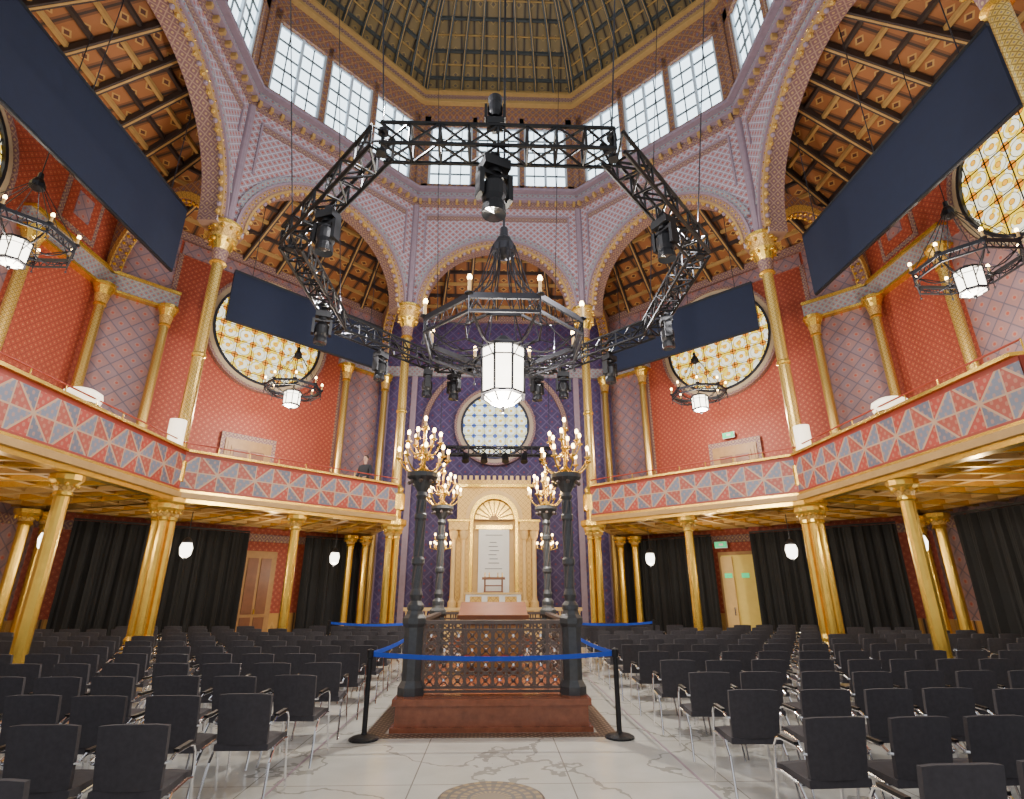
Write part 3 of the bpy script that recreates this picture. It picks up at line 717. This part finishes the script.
posts=[(-1.56,7.67),(1.58,7.67),(-1.58,12.75),(1.58,12.75)]
for x,y in posts:
    m=MB(); m.lathe(x,y,[(.001,0),(.18,0),(.18,.02),(.14,.04),(.04,.06),(.032,.08),(.032,.9),(.042,.91),(.042,1.0),(.001,1.02)],BLACK,20); m.build('stanchion_post')
m=MB()
def belt(a,b,sag=.06):
    k=10
    for i in range(k):
        f0=i/k;f1=(i+1)/k; z=lambda f:.95-sag*4*f*(1-f)
        pa=(a[0]+(b[0]-a[0])*f0,a[1]+(b[1]-a[1])*f0,z(f0)); pb=(a[0]+(b[0]-a[0])*f1,a[1]+(b[1]-a[1])*f1,z(f1))
        m.beam(pa,pb,.006,.055,BELT)
belt(posts[0],posts[1]); belt(posts[0],posts[2]); belt(posts[1],posts[3]); 
m.build('blue_barrier_belt')
for sx in (-1,1):
    x,x2,y=sx*1.9,sx*4.2,15.2
    for q in (x,x2):
        m=MB(); m.lathe(q,y,[(.001,0),(.18,0),(.18,.02),(.04,.06),(.032,.08),(.032,.9),(.042,.91),(.042,1.0),(.001,1.02)],BLACK,12); m.build('stanchion_post')
    m=MB(); belt((x,y),(x2,y)); m.build('blue_barrier_belt')

# ------------------------------------------------------------------ ark
m=MB()
m.box(W,-3.0,3.0,19.4,22.4,0,.5,CREAM); m.box(W,-2.2,2.2,19.9,22.4,.5,1.0,CREAM)
for i,(w,y) in enumerate(((1.4,19.0),(1.3,19.2))): m.box(W,-w,w,y,19.45,0,.17*(i+1),MARB)
for i in range(3): m.box(W,-1.0,1.0,19.5+i*.14,20.0,.5,.5+.17*(i+1),WOOD)
y0=20.9
m.arch(W,-1.4,1.4,y0,y0+.5,1.0,4.3,5.5,0,.78,CREAMG,CREAMG,20)
m.box(W,-.8,.8,y0+.45,y0+.55,1.0,5.2,CREAM)
m.arcring(W,y0-.08,y0,0,4.3,.76,.92,GOLD,0,pi,20); m.arcring(W,y0-.04,y0,0,4.3,.92,1.08,CREAM,0,pi,20)
for i in range(11):
    t=pi*i/10; m.beam((0,y0+.24,4.3),(.74*cos(t),y0+.2,4.3+.74*sin(t)),.04,.04,OAK)
m.arcring(W,y0+.25,y0+.3,0,4.3,.01,.74,GOLD,0,pi,16)
m.box(W,-1.5,1.5,y0-.12,y0+.6,5.5,5.6,GOLD); m.box(W,-1.4,1.4,y0-.02,y0+.5,5.6,5.78,CREAMG)
for i in range(13): m.box(W,-1.36+i*.225-.06,-1.36+i*.225+.06,y0-.02,y0+.1,5.78,5.95,CREAM)
for x in (-1.48,-1.12,1.12,1.48):
    m.lathe(x,y0-.25,[(.15,1.0),(.15,1.35),(.1,1.42),(.085,1.5),(.08,3.5),(.12,3.55),(.17,3.75),(.17,3.85),(.001,3.85)],CREAM,12)
for s in (-1,1):
    m.box(W,min(s*.95,s*1.66),max(s*.95,s*1.66),y0-.45,y0+.05,3.85,4.15,CREAMG); m.box(W,min(s*.9,s*1.7),max(s*.9,s*1.7),y0-.5,y0+.05,4.15,4.22,GOLD)
    m.box(W,min(s*.80,s*.9),max(s*.80,s*.9),y0-.05,y0,1.0,4.3,GOLD)
m.box(W,-.58,.58,y0+.3,y0+.4,1.1,3.95,SIGNW); m.box(W,-.7,.7,y0+.28,y0+.42,3.95,4.1,GOLD)
for j in range(6): m.box(W,-.2+.04*(j%2),.2-.05*(j%3),y0+.29,y0+.3,2.7+j*.15,2.725+j*.15,PEW)
m.box(W,-.32,.32,y0+.285,y0+.3,2.5,2.52,PEW); m.box(W,-.32,.32,y0+.285,y0+.3,3.72,3.74,PEW)
m.build('torah_ark')
m=MB(); m.box(W,-.95,.95,19.75,20.2,1.02,1.62,SIGNW); m.box(W,-1.0,1.0,19.7,20.25,1.62,1.68,CREAM)
for x in (-.6,0,.6): m.box(W,x-.2,x+.2,19.73,19.75,1.1,1.55,CREAMG)
m.build('altar_table')
m=MB(); zb=1.68
m.box(W,-.34,.34,19.85,20.05,zb,zb+.04,WOOD); m.box(W,-.4,.4,19.8,20.1,zb+.42,zb+.5,WOOD)
for x in (-.3,.3): m.box(W,x-.03,x+.03,19.87,20.03,zb,zb+.42,WOOD)
m.box(W,-.3,.3,19.93,19.97,zb+.2,zb+.24,WOOD)
for r in (-.3,-.15,.15,.3): m.lathe(r,19.95,[(.03,zb+.5),(.015,zb+.53),(.015,zb+.65),(.001,zb+.66)],GOLD,6)
m.build('lectern_stand')
for s in (-1,1):
    m=MB()
    for i in range(9): 
        px=s*(1.15+i*.22); m.lathe(px,19.6,[(.05,.5),(.03,.6),(.06,.8),(.03,1.0),(.05,1.1)],CREAM,8)
    m.box(W,min(s*1.05,s*3),max(s*1.05,s*3),19.52,19.68,1.1,1.2,CREAM); m.build('ark_balustrade')
    m=MB(); x=s*1.95; y=20.5
    m.lathe(x,y,[(.2,1.0),(.16,1.1),(.05,1.3),(.04,3.0),(.1,3.1),(.04,3.2),(.03,3.6)],GOLD,10)
    for nn,rr,zz in ((6,.36,3.2),(4,.2,3.5)):
        for k in range(nn):
            a=2*pi*k/nn; px,py=x+rr*cos(a),y+rr*sin(a); m.cyl((x,y,zz-.1),(px,py,zz),.015,.015,GOLD,5); m.lathe(px,py,[(.03,zz),(.02,zz+.1,CREAM),(.02,zz+.14)],GOLD,6); m.ball((px,py,zz+.18),.035,BULB,6,4,1.5)
    m.build('ark_candelabrum')

# ------------------------------------------------------------------ chairs
def chairmesh():
    m=MB()
    nx,nz=6,5
    def bp(i,j,o): 
        u=-1+2*i/nx; v=j/nz; x=u*.225*(1-.06*(1-v)**2) ; z=.46+.40*v; y=-.20-.07*v+.025*(1-u*u)*-1+o
        if j==nz: z-=.012*abs(u)**4
        return (x,y,z)
    for o in (0,.035):
        for i in range(nx):
            for j in range(nz): m.face([bp(i,j,o),bp(i+1,j,o),bp(i+1,j+1,o),bp(i,j+1,o)],FAB,None,True)
    for j in range(nz):
        for i in (0,nx): m.face([bp(i,j,0),bp(i,j+1,0),bp(i,j+1,.035),bp(i,j,.035)],FAB)
    for i in range(nx):
        for j in (0,nz): m.face([bp(i,j,0),bp(i+1,j,0),bp(i+1,j,.035),bp(i,j,.035)],FAB)
    def sp(i,j,o):
        u=-1+2*i/4; v=j/4; return (u*.23,-.21+.44*v,.43+o+(.012*(1-u*u) if o>0 else 0)-.02*(1-v)-.02*(v>.9))
    for o in (0,.05):
        for i in range(4):
            for j in range(4): m.face([sp(i,j,o),sp(i+1,j,o),sp(i+1,j+1,o),sp(i,j+1,o)],FAB,None,True)
    for k in range(4):
        for e in (0,4):
            m.face([sp(e,k,0),sp(e,k+1,0),sp(e,k+1,.05),sp(e,k,.05)],FAB); m.face([sp(k,e,0),sp(k+1,e,0),sp(k+1,e,.05),sp(k,e,.05)],FAB)
    for s in (-1,1):
        x=s*.255
        m.tube([(x+s*.015,.24,0.01),(x,.20,.30),(x,.15,.60),(x,.11,.65),(x,.05,.665),(x,-.16,.66),(x,-.22,.63)],.0115,CHROME,6)
        m.tube([(x+s*.015,-.30,.01),(x,-.2,.32),(x,-.12,.42),(x,.1,.44),(x,.175,.43)],.0115,CHROME,6)
        m.beam((x,.06,.68),(x,-.16,.675),.035,.02,BLACK)
        m.cyl((x,-.2,.62),(s*.22,-.22,.62),.01,.01,CHROME,5)
    for y,z in ((-.14,.41),(.16,.42)): m.cyl((-.255,y,z),(.255,y,z),.011,.011,CHROME,6)
    return m.build('conference_chair',True)
CH=chairmesh()
cols=[(sx*7.97,yy) for sx in (-1,1) for yy in (YF,10.3,13.6)]+[(sx*5.63,15.95) for sx in (-1,1)]+[(sx*3.3,17.66) for sx in (-1,1)]+[(sx*12.0,14.9) for sx in (-1,1)]+[(sx*1.9,15.2) for sx in (-1,1)]+[(sx*4.2,15.2) for sx in (-1,1)]
for sx in (-1,1):
    for r in range(13):
        y=3.38+r*1.13+(.12 if sx>0 else 0)
        x0=2.42 if sx>0 else (2.42,2.40,2.14,2.12,2.16)[min(r,4)]
        for c in range(15):
            x=sx*(x0+.615*c)
            if abs(x)>1.15*y+1.6 or abs(x)>11.2 or abs(x)+(y-CY)>15.2: continue
            if any((x-a)**2+(y-b)**2<.62**2 for a,b in cols): continue
            if r==12 and c>3: continue
            link('conference_chair',CH,(x+random.uniform(-.03,.03),y+random.uniform(-.05,.05),0),random.uniform(-.07,.07))

# ------------------------------------------------------------------ person on the gallery
def person(x,y,z,rz):
    root=bpy.data.objects.new('standing_visitor',None); bpy.context.scene.collection.objects.link(root); root.location=(x,y,z); root.rotation_euler=(0,0,rz)
    def skin(name,verts,edges,rad,mat,sub=2):
        me=bpy.data.meshes.new(name); me.from_pydata(verts,edges,[]); me.materials.append(mat)
        o=bpy.data.objects.new(name,me); bpy.context.scene.collection.objects.link(o); o.parent=root
        md=o.modifiers.new('Skin','SKIN'); 
        for i,r in enumerate(rad): me.skin_vertices[0].data[i].radius=(r if isinstance(r,tuple) else (r,r))
        me.skin_vertices[0].data[0].use_root=True
        s=o.modifiers.new('Sub','SUBSURF'); s.levels=sub; s.render_levels=sub; return o
    V=[(0,0,.95),(0,0,1.15),(0,0,1.38),(0,0,1.5),(-.19,0,1.42),(-.24,-.02,1.15),(-.2,-.22,1.02),(.19,0,1.42),(.24,-.02,1.15),(.2,-.22,1.02),(-.1,0,.88),(-.11,-.02,.5),(-.12,.02,.08),(.1,0,.88),(.11,-.02,.5),(.12,.02,.08),(-.13,-.14,.04),(.13,-.14,.04)]
    E=[(0,1),(1,2),(2,3),(2,4),(4,5),(5,6),(2,7),(7,8),(8,9),(0,10),(10,11),(11,12),(0,13),(13,14),(14,15),(12,16),(15,17)]
    R=[(.15,.11),(.14,.1),(.16,.11),.06,.065,.05,.035,.065,.05,.035,.09,.065,.045,.09,.065,.045,.04,.04]
    skin('clothed_body',V,E,R,CLOTH)
    skin('neck',[(0,0,1.46),(0,-.01,1.58)],[(0,1)],[.05,.05],SKIN)
    for s in (-1,1):
        hv=[(s*.2,-.22,1.02),(s*.195,-.28,1.01),(s*.19,-.31,1.0)]; he=[(0,1),(1,2)]; hr=[.025,(.036,.018),(.034,.016)]
        for k in range(4):
            b=len(hv); xx=s*.19+(k-1.5)*.017; L=(.032,.04,.036,.026)[k]
            hv+= [(xx,-.315,1.0),(xx,-.315-L,.99),(xx,-.32-L*1.3,.965)]; he+=[(2,b),(b,b+1),(b+1,b+2)]; hr+=[.009,.008,.007]
        b=len(hv); hv+=[(s*.155,-.29,1.0),(s*.14,-.32,.985)]; he+=[(1,b),(b,b+1)]; hr+=[.01,.008]
        skin('hand',hv,he,hr,SKIN,1)
    m=MB(); m.lathe(0,0,[(.001,1.54),(.045,1.55),(.06,1.6),(.075,1.66),(.078,1.7),(.07,1.75),(.045,1.785),(.001,1.79)],SKIN,14)
    m.cyl((0,-.07,1.69),(0,-.098,1.655),.01,.018,SKIN,6); m.ball((-.08,0,1.67),.02,SKIN,6,4); m.ball((.08,0,1.67),.02,SKIN,6,4)
    m.ball((-.028,-.07,1.695),.009,HAIR,6,4); m.ball((.028,-.07,1.695),.009,HAIR,6,4); m.box(W,-.022,.022,-.076,-.06,1.615,1.622,REDT)
    h=m.build('head'); h.parent=root
    m=MB(); m.lathe(0,.014,[(.075,1.66),(.086,1.72),(.078,1.77),(.05,1.8),(.001,1.81)],HAIR,14); h=m.build('hair'); h.parent=root
person(-4.3,17.9,4.2,radians(-20))

# ------------------------------------------------------------------ lights
def pt(name,loc,p,col=(1,.9,.78),r=.08):
    l=bpy.data.lights.new(name,'POINT'); l.energy=p; l.color=col; l.shadow_soft_size=r
    o=bpy.data.objects.new(name,l); o.location=loc; bpy.context.scene.collection.objects.link(o)
pt('lantern_light',(.15,CY,4.75),1000,(1,.92,.79))
for F in (FDL,FDR,FSL,FSR):
    p=F.p(0,10.1,7.2); pt('aisle_lantern_light',p,400,(1,.90,.76))
    p=F.p(0,9.6,3.0); pt('soffit_light',p,70,(1,.87,.66))
    p=F.p(-2.4,9.9,2.35); pt('pendant_light',p,50,(1,.88,.7)); p=F.p(2.4,9.9,2.35); pt('pendant_light',p,50,(1,.88,.7))
for k in (0,2,4,6):
    x,y,z=TV[k]; pt('truss_fill_light',(x,y,z+.6),740,(.98,.96,.97))  # fill lights added to brighten the hall; no fixtures at these corners
pt('ark_light',(0,19.0,4.6),85,(1,.82,.5)); pt('apse_violet_light',(0,20.5,8.2),90,(.5,.45,1))
for x in (-1.11,1.11):
    for y in (8.35,11.75): pt('candelabrum_light',(x,y,4.5),60,(1,.74,.42))
w=bpy.data.worlds.new('world'); bpy.context.scene.world=w; w.use_nodes=True
w.node_tree.nodes['Background'].inputs[0].default_value=(.94,.96,1,1); w.node_tree.nodes['Background'].inputs[1].default_value=.75

# ------------------------------------------------------------------ camera
cd=bpy.data.cameras.new('camera'); cam=bpy.data.objects.new('camera',cd); bpy.context.scene.collection.objects.link(cam)
cd.sensor_fit='HORIZONTAL'; cd.sensor_width=36; cd.lens=543/1024*36; cam.location=(0,0,1.7)
cam.rotation_euler=(radians(90+19.5),0,radians(-1.85)); cd.clip_start=.05
bpy.context.scene.camera=cam
